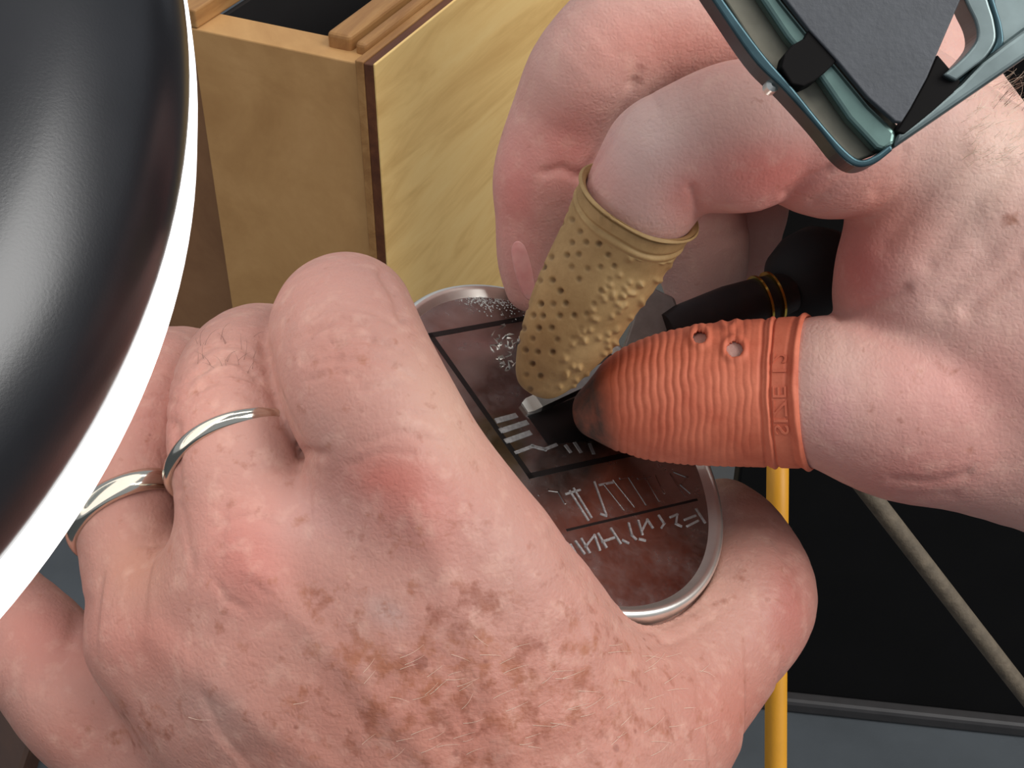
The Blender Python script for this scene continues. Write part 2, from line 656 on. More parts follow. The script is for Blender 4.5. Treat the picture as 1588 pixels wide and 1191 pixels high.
vs, fs, N = oval_loft([(3.4, 0.0), (2.3, 0.0)])
top = len(vs)
vs.append(med(0, 0, 0)); bot = len(vs); 
for i in range(N): fs.append((top, (i + 1) % N, i))
vs2, fs2, _ = oval_loft([(2.3, 0.0), (2.3, -2.4)])
base_i = len(vs); vs += vs2
fs += [tuple(q + base_i for q in f) for f in fs2]
vs.append(med(0, 0, -2.4))
for i in range(N): fs.append((len(vs) - 1, base_i + N + i, base_i + N + (i + 1) % N))
mesh_obj('plate', W(np.array(vs)), fs, SILV, medal, sharp=35)
vs, fs, N = oval_loft([(2.6, -0.1), (2.2, 0.2), (1.5, 0.9), (1.0, 1.2), (0.5, 1.1), (0.1, 0.6), (0.0, 0.1), (0.0, -1.8), (0.4, -2.5), (2.4, -2.6)])
mesh_obj('rim', W(np.array(vs)), fs, SILV2, medal, sharp=50)


def med_strip(name, pts, width, h0, h1, mat, parent=medal):
    """a bar of given width following points (a,b) on the face"""
    vs, fs = [], []
    for (a0, b0), (a1, b1) in zip(pts[:-1], pts[1:]):
        d = np.array([a1 - a0, b1 - b0]); l = np.linalg.norm(d) + 1e-9; d /= l; n = np.array([-d[1], d[0]]) * width / 2
        e = d * width / 2
        q = [(a0 - e[0] + n[0], b0 - e[1] + n[1]), (a1 + e[0] + n[0], b1 + e[1] + n[1]), (a1 + e[0] - n[0], b1 + e[1] - n[1]), (a0 - e[0] - n[0], b0 - e[1] - n[1])]
        i = len(vs)
        vs += [med(x_, y_, h0) for x_, y_ in q] + [med(x_, y_, h1) for x_, y_ in q]
        fs += [(i + 4, i + 5, i + 6, i + 7), (i, i + 1, i + 5, i + 4), (i + 1, i + 2, i + 6, i + 5), (i + 2, i + 3, i + 7, i + 6), (i + 3, i, i + 4, i + 7)]
    return mesh_obj(name, W(np.array(vs)), fs, mat, parent, smooth=False)


c1 = med_px(668, 520); c2 = med_px(822, 738)
c3 = (c2[0] + 31, c2[1]); c4 = (c1[0] + 31, c1[1])
# the frame follows the face's own axes as closely as the photo shows
c3 = med_px(1010, 697); c4 = med_px(868, 484)
for p, q in ((c1, c4), (c1, c2), (c2, c3), (c3, c4)):
    med_strip('engraved_line', [p, q], 1.0, 0.004, 0.03, BLACKF)
    # bright burr along the groove
blk = [med_px(x_, y_) for x_, y_ in ((818, 645), (905, 612), (955, 680), (850, 690))]  # black patch painted on the silver for a dark reflection
vs = [med(a_, b_, 0.004) for a_, b_ in blk] + [med(a_, b_, 0.035) for a_, b_ in blk]
mesh_obj('dark_reflection', W(np.array(vs)), [(4, 5, 6, 7), (0, 1, 5, 4), (1, 2, 6, 5), (2, 3, 7, 6), (3, 0, 4, 7)], BLACKF, medal, smooth=False)
# engraved marks as they show: short bars by the frame, tall letter strokes, small letter strokes
for ln in ([(772, 652), (798, 645)], [(778, 668), (815, 656)], [(786, 684), (820, 672)]):
    med_strip('bar_mark', [med_px(*p) for p in ln], 0.9, 0.0, 0.12, FROST)
for ln in ([(800, 702), (826, 692), (845, 697), (862, 690)], [(878, 692), (884, 700)], [(892, 688), (900, 700)], [(915, 690), (920, 702)]):
    med_strip('scroll_mark', [med_px(*p) for p in ln], 0.55, 0.0, 0.10, FROST)
tall = [[(836, 768), (850, 760), (866, 762), (876, 780)], [(884, 762), (912, 806)], [(890, 758), (917, 802)], [(878, 766), (899, 760)], [(922, 748), (940, 798)],
        [(930, 752), (950, 748)], [(938, 752), (968, 790)], [(932, 797), (940, 800)], [(952, 745), (984, 785)], [(962, 742), (980, 738)], [(975, 740), (1002, 782)], [(990, 742), (1008, 738)],
        [(1000, 738), (1022, 776)], [(1018, 738), (1030, 764)], [(1040, 735), (1062, 768)], [(1046, 732), (1066, 740), (1056, 752), (1070, 764)]]
for i, ln in enumerate(tall):
    med_strip('letter_stroke', [med_px(*p) for p in ln], 0.32, 0.0, 0.10, FROST if i in (1, 2, 3, 4, 5, 7) else SILV)
sm = [[(885, 845), (895, 862)], [(893, 840), (906, 858)], [(902, 836), (914, 856)], [(908, 848), (922, 830), (930, 852)], [(928, 828), (940, 848)], [(934, 840), (952, 834)], [(948, 820), (962, 842)],
      [(975, 812), (980, 830), (986, 836)], [(990, 808), (996, 828)], [(996, 822), (1004, 806), (1012, 818)], [(1022, 800), (1030, 812), (1026, 818)], [(1040, 802), (1050, 798), (1048, 812), (1056, 816)],
      [(1062, 806), (1078, 800)], [(1066, 816), (1082, 808)], [(1080, 790), (1093, 810)], [(966, 838), (974, 842)], [(992, 836), (1000, 838)]]
for i, ln in enumerate(sm):
    med_strip('letter_stroke', [med_px(*p) for p in ln], 0.34, 0.0, 0.12, FROST)
med_strip('engraved_line', [med_px(880, 822), med_px(1080, 775)], 0.45, 0.004, 0.02, BLACKF)
# loose polishing dust by the rim
vs, fs = [], []
for i in range(520):
    t = rng.normal(); r_ = rng.normal()
    px_, py_ = 752 + 30 * t + 6 * r_, 464 + 11 * r_ + 9 * t * .6
    a_, b_ = med_px(px_, py_)
    if (a_ / (L1 - 2)) ** 2 + (b_ / (L2 - 2)) ** 2 > 1: continue
    s_ = rng.uniform(0.05, 0.17)
    i0 = len(vs)
    vs += [med(a_ - s_, b_ - s_, 0), med(a_ + s_, b_ - s_, 0), med(a_, b_ + s_, 0), med(a_, b_, s_)]
    fs += [(i0, i0 + 1, i0 + 3), (i0 + 1, i0 + 2, i0 + 3), (i0 + 2, i0, i0 + 3)]
POW = simple('white_dust', (205, 205, 200), 0.8)
o = mesh_obj('polishing_dust', W(np.array(vs)), fs, POW, medal, smooth=False); o['kind'] = 'stuff'
vs, fs = [], []
for i in range(26):
    a_, b_ = med_px(786 + rng.normal() * 12, 540 + rng.normal() * 16)
    dd = rng.normal(size=2); dd /= np.linalg.norm(dd); l = rng.uniform(.5, 1.6); w_ = .12
    i0 = len(vs)
    vs += [med(a_ - dd[1] * w_, b_ + dd[0] * w_, 0), med(a_ + dd[1] * w_, b_ - dd[0] * w_, 0), med(a_ + dd[0] * l, b_ + dd[1] * l, rng.uniform(.2, .9)), med(a_ + dd[0] * l * .4, b_ + dd[1] * l * .4, .7)]
    fs += [(i0, i0 + 1, i0 + 3), (i0 + 1, i0 + 2, i0 + 3), (i0 + 2, i0, i0 + 3)]
o = mesh_obj('metal_burr', W(np.array(vs)), fs, SILV2, medal, smooth=False); o['kind'] = 'stuff'

def press(d, f):
    """flesh gives way where the medallion's edge presses into it"""
    X = (f.ax[0] - MC[0])[:, None, None].astype(np.float32); Y = (f.ax[1] - MC[1])[None, :, None].astype(np.float32); Z = (f.ax[2] - MC[2])[None, None, :].astype(np.float32)
    a = X * U1[0] + Y * U1[1] + Z * U1[2]; b_ = X * U2[0] + Y * U2[1] + Z * U2[2]; h = X * MN[0] + Y * MN[1] + Z * MN[2]
    r = (np.sqrt((a / L1) ** 2 + (b_ / L2) ** 2) - 1) * min(L1, L2) - 0.3
    sd = np.maximum(r, np.abs(h + 0.65) - 2.25)
    return -smin(-d, sd, 0.6)


# ================================================================ lower hand (holds the medallion)
f = Field((-112, -118, -62), (72, 28, 48), 0.5)
palm = f.blank()
for ch in ([(660, 790, 22, 112), (722, 848, 22, 116), (790, 945, 20, 128), (830, 1250, 10, 200), (840, 1700, 0, 240)],
           [(530, 830, 21, 104), (640, 960, 23, 140), (760, 1260, 10, 200), (800, 1700, 0, 230)],
           [(405, 890, 19, 106), (540, 1040, 19, 150), (700, 1270, 10, 200), (760, 1700, 0, 230)],
           [(318, 935, 15, 98), (440, 1060, 17, 145), (620, 1280, 6, 200), (700, 1700, 0, 230)],
           [(238, 990, 10, 92), (360, 1100, 10, 138), (560, 1290, 2, 190), (640, 1700, -2, 230)],
           [(128, 1085, -2, 88), (245, 1165, -4, 130), (430, 1310, -4, 180), (560, 1700, -6, 220)]):
    palm = f.chain(ch, 9, palm)
# thumb root, web and heel
palm = f.chain([(870, 1230, 6, 195), (970, 1125, 1, 138), (1050, 1040, -6, 108)], 12, palm)
palm = f.chain([(820, 985, 12, 110), (900, 1070, 7, 115), (990, 1120, 2, 118)], 10, palm)
palm = f.chain([(850, 965, 0, 70), (960, 1022, -7, 66), (1050, 1012, -10, 72)], 7, palm)
fing = f.chain([(722, 848, 21, 112), (660, 770, 23, 124), (600, 672, 24, 127), (556, 588, 21, 126), (534, 514, 12, 115), (545, 492, -2, 96), (562, 500, -14, 78), (620, 560, -28, 64)], 1)
mid = f.chain([(405, 885, 19, 108), (385, 770, 17, 110), (372, 690, 14, 110), (376, 605, 5, 106), (402, 565, -10, 94), (450, 565, -24, 80)], 1)
rng_f = f.chain([(238, 985, 10, 94), (208, 840, 5, 84), (205, 770, 2, 88), (240, 635, -8, 102), (270, 595, -22, 88), (330, 590, -36, 74)], 1)
pky = f.chain([(128, 1085, -2, 94), (45, 1000, -8, 92), (-40, 910, -16, 80), (-50, 830, -34, 68), (20, 790, -48, 60)], 1)
thb = f.chain([(965, 1135, 0, 132), (1062, 1036, -6, 114), (1142, 955, -12, 110), (1164, 910, -17, 98), (1148, 842, -26, 76), (1122, 806, -34, 64)], 1)
F_ = smin(smin(fing, mid, 1.5), smin(rng_f, pky, 0.8), 1.2)
d = smin(palm, F_, 5)
d = press(smin(d, thb, 8), f)
strokes = [
    # tendons (raised) and hollows between knuckles
    ([(650, 800), (740, 1000), (800, 1191)], 30, 0.5), ([(400, 890), (560, 1060), (680, 1191)], 26, 0.5), ([(235, 990), (400, 1120), (500, 1191)], 24, 0.4),
    ([(535, 830), (600, 930), (680, 1040)], 42, -0.2), ([(320, 960), (420, 1050)], 36, -0.25), ([(180, 1040), (260, 1100)], 30, -0.2),
    ([(650, 750), (655, 790)], 55, 0.8), ([(385, 850), (400, 880)], 50, 0.8),
    # fold of the web between finger roots
    ([(470, 702), (455, 672), (428, 610), (412, 540)], 9, -0.7), ([(470, 704), (500, 705)], 9, -0.6), ([(275, 760), (272, 660)], 8, -0.6),
    ([(128, 935), (110, 990), (60, 1060)], 14, -0.5),
    # joint wrinkles
    ([(480, 515), (520, 490), (560, 500)], 6, -0.45), ([(500, 545), (545, 520), (600, 530)], 6, -0.4), ([(470, 560), (530, 560)], 6, -0.2),
    ([(310, 575), (345, 550), (385, 562)], 6, -0.5), ([(315, 600), (350, 575), (400, 590)], 6, -0.4), ([(320, 640), (345, 620)], 5, -0.2),
    ([(592, 424), (610, 452), (624, 492)], 7, -0.6),
    # fine transverse folds over the middle joints
    ([(470, 500), (505, 478), (560, 476), (610, 500)], 4.5, -0.28), ([(462, 525), (500, 505), (545, 508)], 4.5, -0.25), ([(520, 535), (575, 525), (628, 548)], 4.5, -0.3), ([(480, 590), (520, 575), (555, 585)], 4.5, -0.22),
    ([(540, 560), (590, 556), (640, 585)], 4.5, -0.22), ([(560, 605), (610, 600)], 4.5, -0.18), ([(505, 520), (525, 545), (520, 570)], 4.5, -0.2), ([(560, 490), (580, 520), (570, 545)], 4.5, -0.2),
    ([(300, 560), (330, 535), (372, 536), (402, 560)], 4.5, -0.3), ([(292, 590), (325, 562), (365, 560), (400, 585)], 4.5, -0.3), ([(290, 615), (320, 592), (350, 592)], 4.5, -0.25), ([(330, 610), (370, 605), (405, 625)], 4.5, -0.22),
    ([(215, 590), (245, 575), (275, 590)], 4.5, -0.25), ([(212, 625), (242, 612), (270, 625)], 4.5, -0.25), ([(205, 655), (240, 645), (268, 655)], 4.5, -0.2),
    ([(560, 690), (620, 668), (690, 690)], 5, -0.18), ([(540, 722), (590, 700), (640, 705)], 5, -0.18), ([(330, 820), (385, 800), (430, 815)], 5, -0.2), ([(335, 900), (350, 930), (380, 945)], 5, -0.25), ([(390, 900), (420, 925)], 5, -0.2),
    ([(250, 700), (285, 800), (300, 880)], 6, -0.2), ([(640, 640), (700, 650), (740, 690)], 5, -0.15), ([(1000, 975), (1040, 968), (1085, 940)], 6, -0.25), ([(1010, 1000), (1060, 990), (1110, 955)], 6, -0.2),
    ([(985, 935), (1030, 932), (1075, 905)], 8, -0.3), ([(1200, 830), (1235, 880), (1245, 930)], 9, -0.3), ([(1215, 850), (1225, 900)], 8, -0.2),
    ([(860, 830), (930, 920), (980, 960), (1040, 1000)], 14, -0.35),
]
tones = [
    (720, 1130, 420, 190, 0, (196, 122, 98), .6), (640, 770, 95, 80, 20, (198, 104, 92), .55), (385, 865, 70, 85, -20, (206, 108, 98), .5), (590, 740, 60, 30, 0, (210, 110, 95), .5),
    (225, 1000, 70, 60, 0, (205, 120, 104), .4), (540, 440, 90, 60, 0, (216, 164, 150), .7), (700, 640, 60, 120, -25, (222, 184, 162), .6), (480, 800, 70, 50, 0, (214, 168, 158), .6),
    (1080, 930, 110, 70, -25, (220, 176, 158), .6), (1225, 940, 40, 90, 0, (176, 84, 74), .6), (1150, 1110, 80, 90, 0, (196, 112, 92), .5), (1150, 770, 50, 40, 0, (176, 110, 84), .5),
    (250, 650, 50, 90, 0, (216, 150, 138), .6), (70, 980, 80, 70, 0, (214, 140, 128), .6), (210, 880, 50, 60, 0, (204, 150, 124), .6), (120, 1150, 80, 60, 0, (200, 130, 112), .5),
    (600, 950, 40, 22, 35, (190, 168, 160), .6), (330, 1100, 60, 40, 30, (186, 160, 150), .5), (520, 560, 80, 70, 0, (206, 140, 124), .4),
]
freck = [(720, 1060, 380, 190, .85), (740, 935, 42, 34, 1.15), (500, 930, 40, 36, .95), (560, 1010, 60, 36, 1.0), (800, 1050, 40, 30, 1.0), (880, 1010, 80, 60, .8), (300, 700, 240, 160, .35), (560, 560, 120, 90, .40),
         (230, 1130, 120, 60, .7), (1150, 900, 110, 110, .35), (640, 820, 120, 70, .5), (210, 840, 60, 60, .45), (960, 1130, 130, 80, .75), (700, 680, 90, 110, .3)]
wrk = [(540, 510, 90, 60, .8), (350, 580, 70, 50, 1.0), (250, 610, 50, 60, .7), (760, 1080, 330, 150, .55), (1000, 960, 80, 50, .6), (1200, 900, 70, 80, .4), (380, 860, 80, 80, .45), (640, 780, 100, 80, .4)]
handL, bvhL = finish_body('hand', d, f, strokes, tones, freck, wrk, (198, 152, 138), 'freckled hand with two silver rings, back up, gripping the medallion', 'hand', 0.78)
del palm, fing, mid, rng_f, pky, thb, F_, d

# ================================================================ upper hand (works the graver)
f = Field((-6, -42, -75), (125, 70, 36), 0.5)
palm = f.blank()
# back of the hand, wrist
palm = f.chain([(1370, 170, 8, 120), (1490, 292, 4, 145), (1640, 470, 0, 198), (1900, 720, -5, 260)], 8, palm)
palm = f.chain([(1380, 90, -18, 120), (1500, 258, -18, 122), (1620, 430, -16, 165), (1800, 620, -14, 200)], 8, palm)
palm = f.chain([(1400, 130, -45, 110), (1540, 335, -36, 135), (1650, 460, -34, 160)], 8, palm)
# thumb mount and web
palm = f.chain([(1408, 452, 3, 112), (1418, 390, 5, 112), (1460, 300, 6, 112), (1540, 330, 3, 140)], 5, palm)
palm = f.chain([(1470, 480, 2, 125), (1560, 560, 0, 190), (1720, 600, -4, 235)], 8, palm)
idx = f.chain([(858, 555, -3, 40), (905, 470, 3, 66), (958, 372, 9, 78), (1000, 298, 13, 90), (1032, 246, 15, 96)], 1)
idx2 = f.chain([(1032, 246, 15, 96), (1090, 224, 16, 104), (1150, 212, 16, 116), (1215, 202, 15, 104), (1290, 222, 12, 116), (1370, 200, 8, 125)], 1)
idx = smin(idx, idx2, 0.8)
midf = f.chain([(818, 452, -23, 32), (822, 400, -22, 50), (835, 330, -20, 66), (848, 270, -18, 82), (878, 180, -14, 84), (918, 105, -9, 92), (1010, 40, -9, 106), (1150, 30, -12, 120), (1330, 40, -16, 130)], 1)
rgf = f.chain([(1092, 470, -50, 52), (1085, 380, -48, 76), (1050, 250, -44, 84), (1150, 130, -42, 100), (1380, 110, -42, 110)], 3)
pkf = f.chain([(1150, 420, -66, 50), (1150, 330, -64, 70), (1180, 220, -60, 84), (1400, 160, -52, 100)], 3)
thb = f.chain([(950, 640, -9, 40), (985, 626, -7, 68), (1040, 616, -4, 91), (1100, 612, -2, 101), (1140, 610, -0.3, 106), (1180, 610, 0.5, 105), (1255, 608, 3, 112), (1300, 610, 4, 120), (1400, 634, 3, 142), (1510, 640, 0, 156), (1700, 650, -6, 200)], 3)
F_ = smin(smin(idx, midf, 0.7), smin(rgf, pkf, 0.8), 0.7)
d = smin(palm, F_, 1.6)
d = press(smin(d, thb, 2.2), f)
strokes = [
    ([(1072, 292), (1077, 305), (1080, 320), (1082, 340)], 7, -0.5), ([(985, 130), (960, 180), (930, 240), (905, 275)], 9, -0.5), ([(1220, 302), (1250, 280), (1285, 262)], 8, -0.6),
    ([(1262, 312), (1300, 285), (1330, 262)], 9, -0.4), ([(1360, 300), (1395, 262), (1405, 235)], 9, -0.3), ([(1300, 489), (1340, 478), (1385, 460), (1405, 448)], 8, -0.55),
    ([(1440, 405), (1490, 340), (1560, 260)], 18, -0.45), ([(1460, 470), (1530, 390), (1588, 330)], 18, -0.45), ([(1370, 380), (1440, 290), (1490, 240)], 18, -0.4),
    ([(1500, 480), (1588, 400)], 12, -0.59), ([(1010, 148), (1022, 170)], 6, -0.15), ([(1385, 745), (1450, 750), (1500, 735)], 9, -0.3), ([(1400, 770), (1480, 768)], 8, -0.2),
    ([(900, 275), (870, 262), (845, 268)], 9, -0.5), ([(980, 130), (990, 110)], 9, -0.3), ([(1150, 318), (1170, 322)], 30, 0.6),
]
tones = [
    (1490, 620, 150, 90, 0, (176, 112, 104), .6), (1190, 270, 120, 60, 0, (212, 104, 92), .75), (900, 230, 80, 80, 0, (214, 108, 100), .65), (800, 300, 40, 90, 0, (214, 118, 112), .6), (1340, 420, 60, 90, 0, (206, 104, 98), .7),
    (1060, 290, 40, 50, 0, (214, 110, 96), .6), (1000, 220, 80, 80, 0, (240, 210, 200), .8), (1420, 740, 140, 60, 0, (190, 112, 104), .6), (1290, 560, 60, 70, 0, (224, 188, 172), .7),
    (1550, 240, 90, 120, 30, (234, 204, 186), .7), (950, 60, 80, 60, 0, (228, 172, 158), .5), (1060, 70, 140, 60, 0, (222, 138, 122), .5), (1380, 330, 60, 70, -40, (220, 134, 112), .5),
    (1450, 600, 120, 60, 0, (214, 160, 150), .5), (1290, 640, 30, 60, 0, (206, 150, 150), .5), (810, 420, 30, 60, 0, (222, 140, 136), .5),
]
freck = [(1480, 580, 160, 90, .38), (1570, 340, 18, 16, 1.3), (1420, 640, 100, 80, .3)]
wrk = [(1480, 380, 130, 150, .45), (1560, 220, 60, 90, .8), (1010, 180, 60, 50, .4), (1440, 740, 120, 50, .4), (1310, 300, 60, 50, .5)]
handR, bvhR = finish_body('hand', d, f, strokes, tones, freck, wrk, (208, 168, 156), 'bare hand wearing two rubber finger cots and holding the graver', 'hand', 0.95)
del palm, idx, idx2, midf, rgf, pkf, thb, F_, d


# ================================================================ nails and hairs (parts of the hands)
def patch(name, bvh, quad, mat, parent, nu=26, nv=34, lift=0.35, rim=0.35, round_=True):
    """a thin curved shell lying on the body inside a four-cornered pixel outline (u across, v along)"""
    P = {}
    ok = True
    for j in range(nv + 1):
        for i in range(nu + 1):
            u_, v_ = i / nu, j / nv
            uu, vv = u_ * 2 - 1, v_ * 2 - 1
            if round_:                                    # round the corners
                uu, vv = uu * math.sqrt(1 - vv * vv * 0.42), vv * math.sqrt(1 - uu * uu * 0.42)
            e = 1 - max(abs(u_ * 2 - 1), abs(v_ * 2 - 1))
            u_, v_ = (uu + 1) / 2, (vv + 1) / 2
            a = np.array(quad[0]) * (1 - u_) + np.array(quad[1]) * u_
            b_ = np.array(quad[3]) * (1 - u_) + np.array(quad[2]) * u_
            q = a * (1 - v_) + b_ * v_
            hit, n = drop(bvh, *q)
            if hit is None:
                P[(i, j)] = None
                continue
            P[(i, j)] = hit + n * lift * (0.15 + 0.85 * float(sstep(e / 0.25)))
    vs, fs, ix = [], [], {}
    for k_, p in P.items():
        if p is not None:
            ix[k_] = len(vs); vs.append(p)
    for j in range(nv):
        for i in range(nu):
            q = [(i, j), (i + 1, j), (i + 1, j + 1), (i, j + 1)]
            if all(k_ in ix for k_ in q):
                z = [vs[ix[k_]][2] for k_ in q]
                if max(z) - min(z) < 3: fs.append([ix[k_] for k_ in q])
    o = mesh_obj(name, W(np.array(vs)), fs, mat, parent)
    m = o.modifiers.new('solid', 'SOLIDIFY'); m.thickness = 0.0003; m.offset = -1
    return o


NAIL, nt, b = new_mat('fingernail')
b.inputs['Base Color'].default_value = lin4((226, 158, 152))
nt.links.new(ramp(nt, noise(nt, coords(nt), 300, 3), [(0.3, lin((218, 146, 140))), (0.7, lin((232, 172, 164)))]), b.inputs['Base Color'])
b.inputs['Roughness'].default_value = 0.42
b.inputs['Subsurface Weight'].default_value = 0.2
b.inputs['Subsurface Radius'].default_value = (1, .4, .3)
b.inputs['Subsurface Scale'].default_value = 0.001
o = patch('fingernail', bvhR, [(787, 378), (815, 370), (835, 466), (810, 466)], NAIL, handR, lift=0.18)
o['label'] = 'pink fingernail of the finger resting on the rim'


def hairs(bvh, spots, mat, parent, r=0.035):
    vs, fs = [], []
    for (x0, y0, dx, dy, curl, lift) in spots:
        hit, n = drop(bvh, x0, y0)
        if hit is None: continue
        pts = []
        for s in np.linspace(0, 1, 8):
            q = at(x0 + dx * s + curl * dy * s * s, y0 + dy * s - curl * dx * s * s, hit[2])
            h2, n2 = drop(bvh, x0 + dx * s + curl * dy * s * s, y0 + dy * s - curl * dx * s * s)
            base = h2 if h2 is not None and abs(h2[2] - hit[2]) < 6 else q
            pts.append(base + n * (0.05 + lift * math.sin(s * 2.2)))
        for k_, p in enumerate(pts):
            t_ = pts[min(k_ + 1, 7)] - pts[max(k_ - 1, 0)]
            t_ /= np.linalg.norm(t_) + 1e-9
            a = np.cross(t_, [0.3, 0.5, 0.8]); a /= np.linalg.norm(a); b_ = np.cross(t_, a)
            rr = r * (1 - 0.7 * k_ / 7)
            for m in range(3):
                ang = m * 2.094
                vs.append(p + (a * math.cos(ang) + b_ * math.sin(ang)) * rr)
        i0 = len(vs) - 24
        for k_ in range(7):
            for m in range(3):
                fs.append((i0 + k_ * 3 + m, i0 + k_ * 3 + (m + 1) % 3, i0 + (k_ + 1) * 3 + (m + 1) % 3, i0 + (k_ + 1) * 3 + m))
    o = mesh_obj('hair', W(np.array(vs)), fs, mat, parent)
    o['kind'] = 'stuff'
    return o


HAIRW = simple('white_hair', (236, 214, 190), 0.4)
HAIRD = simple('dark_hair', (92, 66, 52), 0.45)
sp = [(293, 1112, 38, 6, .1, .5), (620, 1020, 40, -14, .2, .4), (700, 1015, 30, 4, -.2, .4), (455, 1092, 26, -4, .1, .3), (735, 985, 20, 18, .1, .4), (1030, 1060, 30, -18, .1, .3), (840, 1060, 26, -20, .2, .4),
      (880, 1100, 34, -14, -.1, .4), (640, 1085, 24, -6, .1, .3)]
for i in range(70):
    sp.append((rng.uniform(560, 1090), rng.uniform(1000, 1185), rng.uniform(14, 36), rng.uniform(-22, 4), rng.uniform(-.3, .3), rng.uniform(.1, .4)))
hairs(bvhL, sp, HAIRW, handL, 0.030)
sp = [(rng.uniform(300, 400), rng.uniform(520, 580), rng.uniform(-16, 22), rng.uniform(-26, -4), rng.uniform(-.5, .5), rng.uniform(.3, .8)) for i in range(22)]
hairs(bvhL, sp, HAIRD, handL, 0.028)
sp = [(rng.uniform(1490, 1586), rng.uniform(110, 260), rng.uniform(8, 34), rng.uniform(-30, 4), rng.uniform(-.5, .5), rng.uniform(.4, 1.6)) for i in range(110)]
hairs(bvhR, sp, HAIRW, handR, 0.030)
sp = [(1540 + rng.uniform(0, 46), 128 + rng.uniform(0, 44), rng.uniform(6, 26), rng.uniform(-34, -8), rng.uniform(-.5, .5), rng.uniform(.6, 2.2)) for i in range(26)]
hairs(bvhR, sp, HAIRD, handR, 0.03)


# ================================================================ finger rings
def band(name, centre, axis, rad, half_w, thick, mat, label, squash=1.0):
    axis = axis / np.linalg.norm(axis)
    a = np.cross(axis, [0, 0, 1.0]); a /= np.linalg.norm(a); b_ = np.cross(axis, a)
    N, M = 120, 14
    rr = []
    for i in range(N):
        t = 2 * math.pi * i / N
        rd = a * math.cos(t) + b_ * math.sin(t)
        h_, n2, ii, ds = bvhL.ray_cast(Vector(centre), Vector(rd))
        rr.append(ds if ds is not None else rad)
    rr = np.minimum(np.array(rr), np.median(rr) * 1.06)
    for _ in range(30): rr = (np.roll(rr, 1) + rr + np.roll(rr, -1)) / 3
    vs, fs = [], []
    for i in range(N):
        t = 2 * math.pi * i / N
        rd = a * math.cos(t) + b_ * math.sin(t) * squash
        for j in range(M):
            s = math.pi * 2 * j / M
            prof_w = half_w * math.cos(s)
            prof_h = thick * max(math.sin(s), -0.25)
            vs.append(centre + rd * (rr[i] + 0.15 + prof_h) + axis * prof_w)
    for i in range(N):
        for j in range(M):
            i2, j2 = (i + 1) % N, (j + 1) % M
            fs.append((i * M + j, i2 * M + j, i2 * M + j2, i * M + j2))
    o = mesh_obj(name, W(np.array(vs)), fs, mat)
    tag(o, label, 'ring')
    return o


RINGM = simple('ring_silver', (212, 206, 192), 0.13, 1, 0.05, 300)
cA = at(365, 716, 14.5); axA = at(372, 600, 5) - at(372, 760, 18) + np.array([-6, 0, 0]) * 1.0
axA = np.array([-7.0, 14.0, -9.0])
band('finger_ring', cA, axA, pxr(103, 14.5) + 0.1, 1.15, 0.9, RINGM, 'narrow silver ring on the middle finger of the freckled hand')
cB = at(203, 800, 4); axB = np.array([-6.5, 11.0, -7.5])
band('finger_ring', cB, axB, pxr(86, 4) + 0.1, 1.9, 1.2, RINGM, 'wide silver ring next to the glowing lamp edge')


# ================================================================ finger cots
def cot_mesh(nodes, NU, NV, disp):
    """nodes tip->mouth (px,py,z,r_px). disp(s 0..1, theta, px, py, facing) -> mm outward. Returns grid of points."""
    R = np.array([list(at(n[0], n[1], n[2])) + [pxr(n[3], n[2])] for n in nodes])
    S = spline(R, NU)
    C, r = S[:, :3], np.maximum(S[:, 3], 0.02)
    T = np.gradient(C, axis=0); T /= np.linalg.norm(T, axis=1, keepdims=True)
    T[:] = T                                          # tangents
    a = np.cross(T, [0, 0, 1.0]); a /= np.linalg.norm(a, axis=1, keepdims=True)
    b_ = np.cross(T, a)
    b_ *= np.sign(b_[:, 2:3])                          # b_ looks outward (to the viewer side)
    th = np.linspace(0, 2 * math.pi, NV, endpoint=False)
    rd = a[:, None, :] * np.cos(th)[None, :, None] + b_[:, None, :] * np.sin(th)[None, :, None]
    P = C[:, None, :] + rd * r[:, None, None]
    px, py = to_px(P.reshape(-1, 3))
    s = np.linspace(0, 1, NU)[:, None] * np.ones(NV)
    dsp, extra = disp(s, np.sin(th)[None, :] * np.ones((NU, 1)), px.reshape(NU, NV), py.reshape(NU, NV))
    P = P + rd * dsp[:, :, None]
    return P, rd, extra, (C, a, b_, r)


def grid_obj(name, P, mat, parent=None, skip=None, attr=None):
    NU, NV = P.shape[:2]
    i = np.arange(NU - 1)[:, None]; j = np.arange(NV)[None, :]
    j2 = (j + 1) % NV
    q = np.stack([i * NV + j, i * NV + j2, (i + 1) * NV + j2, (i + 1) * NV + j], -1)
    if skip is not None:
        q = q[~skip]
    q = q.reshape(-1, 4)
    o = mesh_obj(name, W(P.reshape(-1, 3)), q, mat, parent)
    if attr is not None:
        for k_, v_ in attr.items():
            a = o.data.attributes.new(k_, 'FLOAT', 'POINT'); a.data.foreach_set('value', v_.astype(np.float32).ravel())
    return o


